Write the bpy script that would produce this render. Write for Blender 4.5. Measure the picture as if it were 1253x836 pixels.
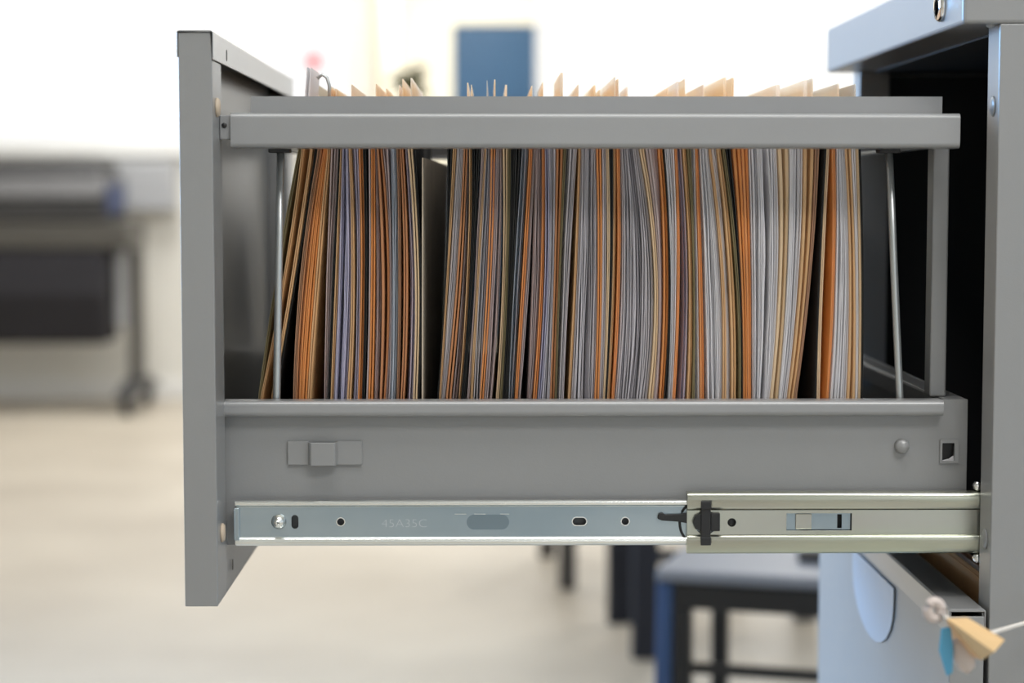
import bpy, bmesh, math, random
from mathutils import Vector, Matrix
random.seed(7)
C = bpy.context.scene
for o in list(bpy.data.objects): bpy.data.objects.remove(o)

# ------------------------------------------------------------------ camera
FPX = 2411.0; W, H = 1253.0, 836.0
CAM = Vector((0.0, -1.15, 0.95))
pitch = math.atan(180/FPX); yaw = math.asin(26.5/FPX)
F = Vector((math.sin(yaw)*math.cos(pitch), math.cos(yaw)*math.cos(pitch), -math.sin(pitch)))
Rv = Vector((math.cos(yaw), -math.sin(yaw), 0)); Uv = Rv.cross(F)
cd = bpy.data.cameras.new('camera'); cam = bpy.data.objects.new('camera', cd); C.collection.objects.link(cam)
cam.matrix_world = Matrix(((Rv.x, Uv.x, -F.x, CAM.x), (Rv.y, Uv.y, -F.y, CAM.y), (Rv.z, Uv.z, -F.z, CAM.z), (0, 0, 0, 1)))
cd.sensor_width = 36; cd.lens = FPX/W*36; cd.clip_start = 0.05
cd.dof.use_dof = True; cd.dof.focus_distance = 1.195; cd.dof.aperture_fstop = 5.0
C.camera = cam

# ------------------------------------------------------------------ light
C.view_settings.view_transform = 'Standard'; C.view_settings.look = 'None'
C.view_settings.gamma = 1; C.view_settings.use_curve_mapping = False
C.view_settings.exposure = 0.0
wd = bpy.data.worlds.new('sky'); C.world = wd; wd.use_nodes = True
bg = wd.node_tree.nodes['Background']; bg.inputs[0].default_value = (1.0, 1.0, 1.0, 1); bg.inputs[1].default_value = 1.2

def area(name, loc, size, power, col=(1, 1, 1), rot=(0, 0, 0)):
    l = bpy.data.lights.new(name, 'AREA'); l.shape = 'RECTANGLE'; l.size, l.size_y = size
    l.energy = power; l.color = col
    o = bpy.data.objects.new(name, l); o.location = loc; o.rotation_euler = rot; C.collection.objects.link(o); return o
for i, (x, y, p) in enumerate([(-0.1, -0.5, 21), (1.0, -1.5, 37), (-1.9, 1.2, 11), (2.2, 1.4, 4), (-1.4, 4.4, 25), (1.4, 4.4, 23), (-1.4, 6.9, 42), (1.3, 6.9, 46)]):
    area('ceiling_lamp', (x, y, 2.72), (1.2, 0.6) if i < 2 else (0.6, 1.2), p, (1, 0.99, 0.97))
area('corridor_lamp', (-0.2, 10.4, 2.7), (0.5, 1.2), 52, (1, 0.985, 0.96))
sw = area('blue_window_beam', (-3.9, 2.7, 1.5), (3.0, 1.6), 62, (0.26, 0.56, 1.0))
sw.rotation_euler = Vector((4.17, -2.5, -0.75)).to_track_quat('-Z', 'Y').to_euler(); sw.data.spread = math.radians(64)  # added blue beam, narrowed and aimed to tint the cabinet's left faces

# ------------------------------------------------------------------ helpers
def P(px, py, y):
    d = F*FPX + Rv*(px-W/2) - Uv*(py-H/2)
    t = (y-CAM.y)/d.y
    q = CAM + d*t
    return q.x, q.z
def PX(px, y, py=418): return P(px, py, y)[0]
def PZ(py, y, px=600): return P(px, py, y)[1]
def onx(px, py, x):
    d = F*FPX + Rv*(px-W/2) - Uv*(py-H/2); t = (x-CAM.x)/d.x; q = CAM+d*t
    return q.y, q.z
def lin(c): return c/12.92 if c <= 0.04045 else ((c+0.055)/1.055)**2.4
def S(r, g, b): return (lin(r/255), lin(g/255), lin(b/255), 1)

def translucent(m, w):
    nt = m.node_tree; b = nt.nodes['Principled BSDF']; out = nt.nodes['Material Output']
    t = nt.nodes.new('ShaderNodeBsdfTranslucent'); x = nt.nodes.new('ShaderNodeMixShader'); x.inputs[0].default_value = w
    lt = nt.nodes.new('ShaderNodeMix'); lt.data_type = 'RGBA'; lt.inputs[0].default_value = 0.6; lt.inputs[7].default_value = (1, 1, 1, 1)
    nt.links.new(b.inputs['Base Color'].links[0].from_socket, lt.inputs[6]); nt.links.new(lt.outputs[2], t.inputs[0])
    nt.links.new(b.outputs[0], x.inputs[1]); nt.links.new(t.outputs[0], x.inputs[2]); nt.links.new(x.outputs[0], out.inputs[0])
    return m

def mat(name, col, rough=0.5, metal=0.0, var=0.0, scale=8.0, bump=0.0, bscale=60.0, col2=None, stretch=None, spec=0.5, coat=0.0, trans=0.0):
    m = bpy.data.materials.new(name); m.use_nodes = True; nt = m.node_tree; b = nt.nodes['Principled BSDF']
    b.inputs['Roughness'].default_value = rough; b.inputs['Metallic'].default_value = metal
    b.inputs['Specular IOR Level'].default_value = spec; b.inputs['Coat Weight'].default_value = coat
    b.inputs['Transmission Weight'].default_value = trans; b.inputs['Coat Roughness'].default_value = 0.28 if coat else 0.03
    tc = nt.nodes.new('ShaderNodeTexCoord'); mp = nt.nodes.new('ShaderNodeMapping')
    nt.links.new(tc.outputs['Object'], mp.inputs['Vector'])
    if stretch: mp.inputs['Scale'].default_value = stretch
    n = nt.nodes.new('ShaderNodeTexNoise'); n.inputs['Scale'].default_value = scale; n.inputs['Detail'].default_value = 3
    nt.links.new(mp.outputs[0], n.inputs['Vector'])
    r = nt.nodes.new('ShaderNodeValToRGB'); r.color_ramp.elements[0].position = 0.32; r.color_ramp.elements[1].position = 0.68
    a = tuple(max(0, c*(1-var)) for c in col[:3])+(1,)
    z = col2 if col2 else tuple(min(1, c*(1+var)) for c in col[:3])+(1,)
    r.color_ramp.elements[0].color = a; r.color_ramp.elements[1].color = z
    nt.links.new(n.outputs['Fac'], r.inputs['Fac']); nt.links.new(r.outputs['Color'], b.inputs['Base Color'])
    if bump:
        n2 = nt.nodes.new('ShaderNodeTexNoise'); n2.inputs['Scale'].default_value = bscale
        nt.links.new(mp.outputs[0], n2.inputs['Vector'])
        bp = nt.nodes.new('ShaderNodeBump'); bp.inputs['Strength'].default_value = bump; bp.inputs['Distance'].default_value = 0.001
        nt.links.new(n2.outputs['Fac'], bp.inputs['Height']); nt.links.new(bp.outputs[0], b.inputs['Normal'])
    return m

M = {}
M['paint'] = mat('grey_enamel', (0.265, 0.266, 0.265, 1), 0.34, 0, 0.03, 5, 0.05, 900, coat=0.25)
M['paint_rail'] = mat('grey_rail_enamel', (0.275, 0.276, 0.277, 1), 0.30, 0, 0.03, 9, 0.04, 900, coat=0.7)
M['zinc'] = mat('blue_zinc', (0.27, 0.35, 0.41, 1), 0.30, 0.9, 0.05, 5, col2=(0.46, 0.52, 0.55, 1), stretch=(1, 1, 3))  # bluish plating; its light-dark variation also imitates uneven reflections
M['zinc_bright'] = mat('bright_zinc', (0.82, 0.83, 0.80, 1), 0.22, 1.0, 0.03, 12)
M['zinc_yellow'] = mat('yellow_zinc', (0.52, 0.51, 0.46, 1), 0.27, 0.92, 0.05, 7, col2=(0.50, 0.53, 0.43, 1), stretch=(1, 1, 6))
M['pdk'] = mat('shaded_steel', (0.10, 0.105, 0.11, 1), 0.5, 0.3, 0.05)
M['zinc_mid'] = mat('scribed_zinc', (0.62, 0.65, 0.67, 1), 0.35, 0.8, 0.02)
M['zinc_dark'] = mat('pressed_zinc', (0.22, 0.28, 0.32, 1), 0.36, 0.9, 0.05, 5)
M['chrome'] = mat('chrome', (0.85, 0.85, 0.85, 1), 0.12, 1.0, 0.02)
M['rod'] = mat('satin_steel_rod', (0.50, 0.52, 0.52, 1), 0.35, 0.75, 0.03)
M['black'] = mat('black_plastic', (0.012, 0.012, 0.013, 1), 0.45, 0, 0.1)
M['rubber'] = mat('cream_rubber', S(196, 178, 156), 0.6, 0, 0.05)
M['tan'] = mat('tan_manila', S(240, 196, 140), 0.75, 0, 0.06, 40, 0.1, 400)
M['pale'] = mat('pale_manila', S(252, 222, 180), 0.75, 0, 0.05, 40, 0.1, 400)
M['orange'] = mat('orange_manila', S(246, 164, 82), 0.7, 0, 0.07, 40, 0.1, 400)
M['rust'] = mat('rust_card', S(216, 148, 92), 0.7, 0, 0.07, 40, 0.1, 400)
M['brown'] = mat('brown_card', S(190, 142, 104), 0.75, 0, 0.07, 40, 0.1, 400)
M['olive'] = mat('olive_card', S(120, 108, 76), 0.75, 0, 0.1, 40, 0.1, 400)
M['hang'] = mat('black_pressboard', S(20, 19, 18), 0.6, 0, 0.12, 60, 0.1, 400)
M['pressboard'] = mat('grey_brown_pressboard', S(196, 180, 160), 0.6, 0, 0.12, 20, 0.1, 300, stretch=(1, 4, 1))
M['white'] = mat('white_paper', S(248, 246, 248), 0.8, 0, 0.03, 30)
M['lav'] = mat('lavender_paper', S(222, 219, 240), 0.8, 0, 0.06, 12, stretch=(1, 1, 0.4))
M['blue'] = mat('pale_blue_paper', S(214, 224, 236), 0.8, 0, 0.05, 30)
M['grey'] = mat('grey_paper', S(228, 224, 228), 0.8, 0, 0.06, 30)
M['mauve'] = mat('mauve_paper', S(216, 198, 196), 0.8, 0, 0.06, 30)

for k_ in ('tan', 'pale', 'orange', 'rust', 'brown', 'white', 'lav', 'blue', 'grey', 'mauve'): translucent(M[k_], 0.5)
M['lit_orange'] = translucent(mat('lit_orange_tab', S(255, 226, 184), 0.75, 0, 0.05, 40), 0.8); M['lit_card_tab'] = translucent(mat('lit_card_tab', S(255, 240, 216), 0.75, 0, 0.03, 40), 0.8)  # folder card paled for the tabs, imitating strong backlight in the colour
M['inside_shade'] = mat('painted_shade', (0.022, 0.023, 0.025, 1), 0.6, 0, 0.1)  # charcoal stands in for the shade inside the cabinet

class MB:
    def __init__(s): s.bm = bmesh.new()
    def box(s, x0, x1, y0, y1, z0, z1):
        v = [s.bm.verts.new(p) for p in [(x0,y0,z0),(x1,y0,z0),(x1,y1,z0),(x0,y1,z0),(x0,y0,z1),(x1,y0,z1),(x1,y1,z1),(x0,y1,z1)]]
        for f in [(0,3,2,1),(4,5,6,7),(0,1,5,4),(1,2,6,5),(2,3,7,6),(3,0,4,7)]: s.bm.faces.new([v[i] for i in f])
        return s
    def prism(s, pts, axis, a, b, smooth=False):
        def put(u, w, t): return {'x': (t, u, w), 'y': (u, t, w), 'z': (u, w, t)}[axis]
        A = [s.bm.verts.new(put(u, w, a)) for u, w in pts]; B = [s.bm.verts.new(put(u, w, b)) for u, w in pts]
        n = len(pts)
        s.bm.faces.new(A); s.bm.faces.new(B[::-1])
        for i in range(n):
            f = s.bm.faces.new([A[i], B[i], B[(i+1)%n], A[(i+1)%n]]); f.smooth = smooth
        return s
    def tube(s, pts, r, n=12, cap=True):
        pts = [Vector(p) for p in pts]; rings = []
        rr = r if isinstance(r, (list, tuple)) else [r]*len(pts)
        for i, p in enumerate(pts):
            d = (pts[min(i+1, len(pts)-1)]-pts[max(i-1, 0)]).normalized()
            a = d.cross(Vector((0, 0, 1)) if abs(d.z) < 0.9 else Vector((1, 0, 0))).normalized(); b = d.cross(a)
            rings.append([s.bm.verts.new(p+(a*math.cos(k*2*math.pi/n)+b*math.sin(k*2*math.pi/n))*rr[i]) for k in range(n)])
        for q, w in zip(rings, rings[1:]):
            for k in range(n):
                f = s.bm.faces.new([q[k], q[(k+1)%n], w[(k+1)%n], w[k]]); f.smooth = True
        if cap: s.bm.faces.new(rings[0][::-1]); s.bm.faces.new(rings[-1])
        return s
    def lathe(s, o, d, prof, n=20):           # prof: (distance along d, radius)
        o = Vector(o); d = Vector(d).normalized()
        return s.tube([o+d*t for t, r in prof], [max(r, 1e-5) for t, r in prof], n)
    def plate(s, outline, holes, y0, y1):     # flat sheet in xz with holes
        cu = bpy.data.curves.new('t', 'CURVE'); cu.dimensions = '2D'; cu.fill_mode = 'BOTH'; cu.extrude = (y1-y0)/2
        for loop in [outline]+holes:
            sp = cu.splines.new('POLY'); sp.points.add(len(loop)-1); sp.use_cyclic_u = True
            for q, (x, z) in zip(sp.points, loop): q.co = (x, z, 0, 1)
        s._curve(cu, lambda v: Vector((v.x, (y0+y1)/2-v.z, v.y))); return s
    def text(s, txt, size, x, z, y, depth, wx=1.0):
        cu = bpy.data.curves.new('t', 'FONT'); cu.body = txt; cu.size = size; cu.extrude = depth/2; cu.offset = -0.0002
        s._curve(cu, lambda v: Vector((x+v.x*wx, y-v.z, z+v.y))); return s
    def _curve(s, cu, fn):
        o = bpy.data.objects.new('t', cu); C.collection.objects.link(o)
        dg = bpy.context.evaluated_depsgraph_get(); me = bpy.data.meshes.new_from_object(o.evaluated_get(dg))
        vs = [s.bm.verts.new(fn(v.co)) for v in me.vertices]
        for p in me.polygons:
            try: s.bm.faces.new([vs[i] for i in p.vertices])
            except ValueError: pass
        bpy.data.objects.remove(o); bpy.data.curves.remove(cu); bpy.data.meshes.remove(me)
    def build(s, name, m, parent=None, bevel=0, seg=2, rot=None, at=None):
        bmesh.ops.recalc_face_normals(s.bm, faces=s.bm.faces)
        if rot is not None:
            for v in s.bm.verts: v.co = rot @ v.co
        me = bpy.data.meshes.new(name); s.bm.to_mesh(me); s.bm.free(); me.materials.append(m)
        o = bpy.data.objects.new(name, me); C.collection.objects.link(o)
        if parent: o.parent = parent; o.matrix_parent_inverse = root_inv(parent)
        if bevel:
            b = o.modifiers.new('bevel', 'BEVEL'); b.width = bevel; b.segments = seg; b.limit_method = 'ANGLE'; b.angle_limit = math.radians(35)
            b.harden_normals = False
        return o
def root_inv(p):
    m = Matrix.Translation(p.location)
    q = p.parent
    if q: m = root_world(p)
    return m.inverted()
def root_world(p):
    m = Matrix.Translation(p.location)
    if p.parent: m = root_world(p.parent) @ p.matrix_parent_inverse @ m
    return m
def slot(cx, cz, w, h, n=8):
    r = min(w, h)/2; pts = []
    for k in range(4*n):
        a = 2*math.pi*(k+0.5)/(4*n); c, q = math.cos(a), math.sin(a)
        pts.append((cx+math.copysign(w/2-r, c)+r*c, cz+math.copysign(h/2-r, q)+r*q))
    return pts
def rect(x0, x1, z0, z1): return [(x0, z0), (x1, z0), (x1, z1), (x0, z1)]
def empty(name, loc, label, cat, group=None):
    o = bpy.data.objects.new(name, None); o.location = loc; C.collection.objects.link(o); return tag(o, label, cat, group)
def tag(o, label, cat, group=None, kind=None):
    o['label'] = label; o['category'] = cat
    if group: o['group'] = group
    if kind: o['kind'] = kind
    return o
def struct(name, mb, m, bevel=0):
    o = mb.build(name, m, None, bevel); o['kind'] = 'structure'; return o

# ------------------------------------------------------------------ room
WY = 8.0                                        # far wall
XL, XR, YB, CEIL = -4.2, 3.4, -3.4, 2.75
M['floor'] = mat('beige_stone_floor', S(188, 178, 163), 0.45, 0, 0.06, 1.6, col2=S(202, 193, 178))
M['wall'] = mat('off_white_wall', S(238, 236, 229), 0.85, 0, 0.01, 3)
M['wall_white'] = mat('white_wall', S(246, 247, 248), 0.85, 0, 0.01, 3)
M['wall_cool'] = mat('cool_white_wall', S(232, 234, 237), 0.85, 0, 0.01, 3)
M['cream'] = mat('cream_corridor_wall', S(243, 239, 226), 0.85, 0, 0.01, 3)
M['ceil'] = mat('white_ceiling', S(240, 240, 236), 0.9, 0, 0.01, 3)
M['frame'] = mat('white_frame', S(240, 240, 238), 0.5, 0, 0.01, 3)
gl = bpy.data.materials.new('clear_glass'); gl.use_nodes = True
nt = gl.node_tree; nt.nodes.clear(); out = nt.nodes.new('ShaderNodeOutputMaterial'); tr = nt.nodes.new('ShaderNodeBsdfTransparent'); gs = nt.nodes.new('ShaderNodeBsdfGlossy')
gs.inputs['Roughness'].default_value = 0.05; mx = nt.nodes.new('ShaderNodeMixShader'); mx.inputs[0].default_value = 0.05
nt.links.new(tr.outputs[0], mx.inputs[1]); nt.links.new(gs.outputs[0], mx.inputs[2]); nt.links.new(mx.outputs[0], out.inputs[0]); M['glass'] = gl

wx1 = PX(452, WY, 100); dx1 = PX(657, WY, 100); sill = PZ(183, WY, 200); px1 = PX(850, WY-.12, 60)
XW0 = -3.95
struct('floor', MB().box(XL-.2, XR+.2, YB-.2, WY+.14, -0.08, 0).box(wx1-.12, 2.4, WY+.14, 12.2, -0.08, 0), M['floor'])
struct('ceiling', MB().box(XL-.2, XR+.2, YB-.2, WY+.14, CEIL, CEIL+.1).box(wx1-.12, 2.4, WY+.14, 12.2, CEIL, CEIL+.1), M['ceil'])
struct('wall_back', MB().box(XL, wx1, WY, WY+.14, 0, sill).box(XL, XW0, WY, WY+.14, sill, CEIL).box(XW0, wx1-.06, WY, WY+.14, 2.6, CEIL).box(wx1-.06, wx1, WY, WY+.14, sill, CEIL), M['wall'])
struct('wall_back_right', MB().box(dx1, XR, WY, WY+.14, 0, CEIL), M['wall_white'])
struct('trim_1', MB().box(px1, px1+1.5, WY-.03, WY, 0, CEIL), M['wall_cool'], .012)
struct('baseboard_back', MB().box(XL, wx1, WY-.015, WY, 0, .09), M['frame'], .004)
w1 = struct('window_1', MB().box(XW0, XW0+.05, WY+.03, WY+.1, sill, 2.6).box(wx1-.11, wx1-.06, WY+.03, WY+.1, sill, 2.6)
            .box(XW0+.05, wx1-.11, WY+.03, WY+.1, sill, sill+.05).box(XW0+.05, wx1-.11, WY+.03, WY+.1, 2.55, 2.6), M['frame'], .004)
MB().box(XW0+.05, wx1-.11, WY+.06, WY+.066, sill+.05, 2.55).build('pane', M['glass'], w1)
MB().box(XW0-.05, wx1-.04, WY-.05, WY+.03, sill-.03, sill).build('window_sill', M['frame'], w1, .004)
# corridor beyond the opening
CY = 12.0
struct('wall_corridor_end', MB().box(wx1-.12, 2.4, CY, CY+.12, 0, CEIL), M['cream'])
struct('wall_corridor_left', MB().box(wx1-.12, wx1-.02, WY+.14, CY, 0, CEIL), M['cream'])
struct('wall_corridor_right', MB().box(dx1+.9, dx1+1.0, WY+.14, CY, 0, CEIL), M['cream'])
M['door'] = mat('blue_door_paint', S(38, 78, 116), 0.45, 0, 0.03, 2)
ddx = PX(554, CY-.04, 60); dtop = PZ(30, CY-.04, 600)
d1 = struct('door_1', MB().box(ddx, ddx+.95, CY-.045, CY-.005, 0.01, dtop), M['door'], .004)
MB().box(ddx-.07, ddx-.004, CY-.06, CY, 0, dtop+.07).box(ddx-.004, ddx+.954, CY-.06, CY, dtop+.004, dtop+.07).box(ddx+.954, ddx+1.02, CY-.06, CY, 0, dtop+.07).build('door_frame', M['cream'], d1, .004)
MB().tube([(ddx+.85, CY-.05, 1.02), (ddx+.85, CY-.1, 1.02), (ddx+.74, CY-.1, 1.02)], .011).build('door_handle', M['chrome'], d1)
# side and near walls, with the daylight openings
struct('wall_left', MB().box(XL-.12, XL, YB, WY, 0, .6).box(XL-.12, XL, YB, WY, 2.4, CEIL).box(XL-.12, XL, YB, 1.1, .6, 2.4).box(XL-.12, XL, 4.3, WY, .6, 2.4), M['wall'])
w2 = struct('window_2', MB().box(XL-.08, XL-.03, 1.1, 1.16, .6, 2.4).box(XL-.08, XL-.03, 4.24, 4.3, .6, 2.4).box(XL-.08, XL-.03, 1.16, 4.24, .6, .66).box(XL-.08, XL-.03, 1.16, 4.24, 2.34, 2.4).box(XL-.08, XL-.03, 2.67, 2.73, .66, 2.34), M['frame'], .004)
MB().box(XL-.058, XL-.052, 1.16, 4.24, .66, 2.34).build('pane', M['glass'], w2)
struct('wall_right', MB().box(XR, XR+.12, YB, WY, 0, CEIL), M['wall'])
struct('wall_front', MB().box(XL, XR, YB-.12, YB, 0, .8).box(XL, XR, YB-.12, YB, 2.4, CEIL).box(XL, 0.2, YB-.12, YB, .8, 2.4).box(1.9, XR, YB-.12, YB, .8, 2.4), M['wall'])
w3 = struct('window_3', MB().box(0.2, 0.26, YB-.08, YB-.03, .8, 2.4).box(1.84, 1.9, YB-.08, YB-.03, .8, 2.4).box(0.26, 1.84, YB-.08, YB-.03, .8, .86).box(0.26, 1.84, YB-.08, YB-.03, 2.34, 2.4), M['frame'], .004)
MB().box(0.26, 1.84, YB-.058, YB-.052, .86, 2.34).build('pane', M['glass'], w3)

# ------------------------------------------------------------------ filing cabinet
XC = PX(1217, 0.0)                              # front plane of the carcass
XO = PX(1178, 0.0, 28)                          # front of the cabinet top
Dp = 0.463                                      # cabinet width (along y)
ZT = PZ(29, 0.0, 1190); ZTOP = ZT+.036
XB = XC+.62
cab = empty('filing_cabinet', (XC+.3, Dp/2, 0), 'grey steel filing cabinet with its top drawer pulled fully open', 'filing cabinet')
fl, rt = 0.027, 0.024                           # front flange depth and return
MB().box(XC, XB, 0, .0012, .03, ZT).box(XC, XC+.0012, .0012, fl, .03, ZT).box(XC+.0012, XC+rt, fl-.0012, fl, .03, ZT).build('side_panel', M['paint'], cab, .0006)
MB().box(XC, XB, Dp-.0012, Dp, .03, ZT).box(XC, XC+.0012, Dp-fl, Dp-.0012, .03, ZT).box(XC+.0012, XC+rt, Dp-fl, Dp-fl+.0012, .03, ZT).build('side_panel', M['paint'], cab, .0006)
MB().box(XB-.0012, XB, .0014, Dp-.0014, .03, ZT).build('back_panel', M['paint'], cab)
MB().box(XC+.03, XB-.01, .02, Dp-.02, 0, .03).build('plinth', M['black'], cab, .001)
MB().box(XC+.002, XB-.002, Dp-.0026, Dp-.0014, .04, ZT-.003).build('shade_sheet', M['inside_shade'], cab)  # dark sheets added so the grey interior reads as deep shade
MB().box(XC+rt+.001, XB-.002, .0014, .0026, .04, ZT-.003).build('shade_sheet', M['inside_shade'], cab)
MB().box(XB-.0030, XB-.0016, .0030, Dp-.0030, .04, ZT-.003).build('shade_sheet', M['inside_shade'], cab)
MB().box(XC+.012, XB-.004, .0034, Dp-.0034, ZT-.0016, ZT-.0002).build('shade_sheet', M['inside_shade'], cab)  # same dark sheet puts shade under the cabinet top
top = MB().box(XO, XB, -.0008, Dp+.0008, ZT, ZTOP).build('top_panel', M['paint'], cab, .0022, 3)
ly, lz = onx(1153, 7, XO)
MB().lathe((XO+.002, ly, lz), (-1, 0, 0), [(0, .0098), (.004, .0098), (.0055, .0085), (.0055, .0065), (.0045, .006), (.0048, 0)], 28).build('lock', M['chrome'], top)
MB().lathe((XC-.004, .006, ZT+.001), (0, 0, -1), [(0, .0028), (.002, .0026), (.003, .0012)], 12).build('stop_pip', M['paint'], cab)
for ya in (fl+.0005, Dp-fl-.012):
    MB().box(XC+.02, XB-.02, ya, ya+.0115, .7, .702).build('runner_shelf', M['zinc'], cab)
# dimples pressed into the near flange
for py in (131, 660):
    y_, z_ = onx(1210 if py < 300 else 1206, py, XC)
    MB().lathe((XC-.0001, .013, z_), (-1, 0, 0), [(0, .0062), (.0008, .0055), (.0014, .003), (.0016, 0)], 20).build('dimple', M['paint'], cab)
for py in (595, 684):
    x_, z_ = P(1197, py, .032)
    MB().lathe((x_, .034, z_), (0, -1, 0), [(0, .0032), (.0025, .0030), (.0036, .0018), (.0038, 0)], 14).build('screw', M['chrome'], cab)

# ---- fixed slide member on the cabinet
YO = .0285
sx0, sx1 = PX(841, YO, 640), PX(1200, YO, 640)+.36
def zz(py): return PZ(py, YO, 1000)
prof = lambda L: [(y, zz(p)) for p, y in L]
ob = MB()
def band(p0, p1, crown, h0, h1, back=.037):
    pts = [(p0, back)]
    for k in range(15):
        p = p0+(p1-p0)*k/14; c = p0+(p1-p0)*crown
        t = (c-p)/(c-p0) if p < c else (p-c)/(p1-c)
        pts.append((p, YO+(h0 if p < c else h1)*(1-math.sqrt(max(0, 1-t*t)))))
    return pts+[(p1, back)]
ob.prism(prof(band(603, 625, .38, .0030, .0028)), 'x', sx0, sx1, True)
ob.prism(prof(band(655, 678.5, .22, .0022, .0034)), 'x', sx0, sx1, True)
zc = zz(640)
xw0, xw1 = PX(963, YO, 640), PX(1043, YO, 640)
ob.plate(rect(sx0, sx1, zz(655), zz(625)), [slot(PX(864, YO, 640), zc, .0145, .0145), slot(PX(896, YO, 640), zc, .0052, .0052), rect(xw0, xw1, zz(650), zz(629))], .0305, .0320)
osl = ob.build('slide_rail', M['zinc_yellow'], cab, .0003)
MB().plate(rect(xw0+.0005, xw1-.0005, zz(649.5), zz(629.5)), [rect(PX(975, YO, 640)-.003, PX(975, YO, 640), zz(648), zz(631)), rect(PX(1026, YO, 640), PX(1026, YO, 640)+.0028, zz(648), zz(631))], .0330, .0338).build('inner_bridge', M['zinc'], osl)
MB().box(PX(977, YO), PX(997, YO), .0322, .0329, zz(649), zz(630)).build('bridge_tongue', M['zinc_yellow'], osl, .0003)
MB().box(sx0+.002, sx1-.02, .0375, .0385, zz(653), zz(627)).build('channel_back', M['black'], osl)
MB().lathe((PX(896, YO, 640), .0331, zc), (0, -1, 0), [(0, .0036), (.0009, .0036), (.0010, 0)], 20).build('hole_shade', M['black'], osl)  # black disc puts shade behind the round slide hole
cx = PX(865, YO-.003, 640)
def zk(py): return PZ(py, YO-.003, 865)
cb = MB().box(PX(859, YO), PX(871, YO), YO-.0016, YO+.001, zk(668), zk(614)).box(PX(871.2, YO), PX(882.5, YO), YO-.0012, YO+.0012, zk(651), zk(629))
cb.prism([(PX(859.5, YO)-.0001*0, zk(629)), (PX(852, YO), zk(632)), (PX(849, YO), zk(640)), (PX(852, YO), zk(648)), (PX(859.5, YO), zk(651))], 'y', YO-.0012, YO+.0012)
cb.box(PX(859, YO)-.0002, PX(871, YO)+.0002, YO-.0024, YO-.0016, zk(668), zk(658)).box(PX(859, YO)-.0002, PX(871, YO)+.0002, YO-.0024, YO-.0016, zk(624), zk(614))
cb.build('catch_clip', M['black'], osl, .0004)

# ---- the open drawer: tray, front, slide, rails
BY = .044                                        # outer face of the drawer side
BY2 = Dp-BY
bx0, bx1 = PX(275, BY, 560), PX(1183, BY, 560)
zl1, zl0 = PZ(491, .036, 700), PZ(510, .036, 700)
zb1, zb0 = PZ(489, BY, 1165), PZ(666, BY, 700)
hx0, hx1 = PX(1152.5, BY, 550), PX(1167.5, BY, 550); hz0, hz1 = PZ(564, BY, 1160), PZ(542, BY, 1160)
tr_ = MB()
tr_.plate(rect(bx0, bx1, zb0, zb1), [rect(hx0, hx1, hz0, hz1)], BY, BY+.0012)
tr_.box(bx0, bx1, BY2-.0012, BY2, zb0, zb1)
tr_.box(bx0, bx1, BY+.0012, BY2-.0012, zb0, zb0+.0012)
drawer = tr_.build('drawer', M['paint'], cab, .0004)
drawer['label'] = 'pulled-out top drawer full of folders'
# rolled lips along both sides
xl1 = PX(1155, .036, 500)
def lip(ya, yb):
    r_ = .0030; q = [(yb, zl0)]; sg = 1 if yb > ya else -1
    for k in range(9): t = math.pi/2*k/8; q.append((ya+sg*r_*(1-math.sin(t)), zl0+r_*(1-math.cos(t))))
    for k in range(9): t = math.pi/2*k/8; q.append((ya+sg*r_*(1-math.cos(t)), zl1-r_*(1-math.sin(t))))
    return q+[(yb, zl1)]
MB().prism(lip(.036, .050), 'x', bx0, xl1).build('side_lip', M['paint_rail'], drawer)
MB().prism(lip(Dp-.036, Dp-.050), 'x', bx0, xl1).build('side_lip', M['paint_rail'], drawer)
MB().box(bx1-.0012, bx1, BY+.0012, BY2-.0012, zb0+.0012, zb1).box(bx1-.014, bx1-.0012, BY+.0012, BY2-.0012, zb1-.0012, zb1).box(bx1-.014, bx1-.0128, BY+.0012, BY2-.0012, zb1-.012, zb1-.0012).build('back_panel', M['paint_rail'], drawer, .0004)
# square hole surround, stud, stamped bracket
MB().plate(rect(hx0-.0014, hx1+.0026, hz0-.0012, hz1+.0020), [rect(hx0, hx1, hz0, hz1)], BY-.0013, BY).build('hole_surround', M['paint'], drawer, .0004)
MB().box(hx0-.004, hx1+.004, BY+.004, BY+.012, hz0-.004, hz1+.004).build('hole_shade', M['black'], drawer)  # black block added so the square hole looks shaded inside
MB().prism([(hx0, hz0), (hx1, hz0), (hx1-.0004, hz0+.003), (hx1-.003, hz0+.0012), (hx0+.002, hz0+.0006)], 'y', BY+.0002, BY+.0009).build('torn_burr', M['white'], drawer)
x_, z_ = P(1105, 547, BY-.004)
MB().lathe((x_, BY, z_), (0, -1, 0), [(0, .0046), (.001, .0044), (.003, .0042), (.0042, .0036), (.0046, 0)], 24).build('stud', M['paint_rail'], drawer)
zp0, zp1 = PZ(568.5, BY, 400), PZ(539.5, BY, 400)
X4 = [PX(p, BY, 550) for p in (352.5, 377, 380, 411, 414, 443)]
br = MB()
br.box(X4[0], X4[1]+.0005, BY-.0018, BY, zp0, zp1).box(X4[4]-.0005, X4[5], BY-.0018, BY, zp0, zp1)
br.prism([(X4[1], BY-.0012), (X4[2], BY-.0055), (X4[2]+.001, BY-.0062), (X4[3]-.001, BY-.0062), (X4[3], BY-.0055), (X4[4], BY-.0012), (X4[4], BY-.0001), (X4[3]-.0006, BY-.0046), (X4[2]+.0006, BY-.0046), (X4[1], BY-.0001)], 'z', zp0, zp1-.0006)
br.build('stamped_bracket', M['paint'], drawer, .0008, 3)
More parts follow.
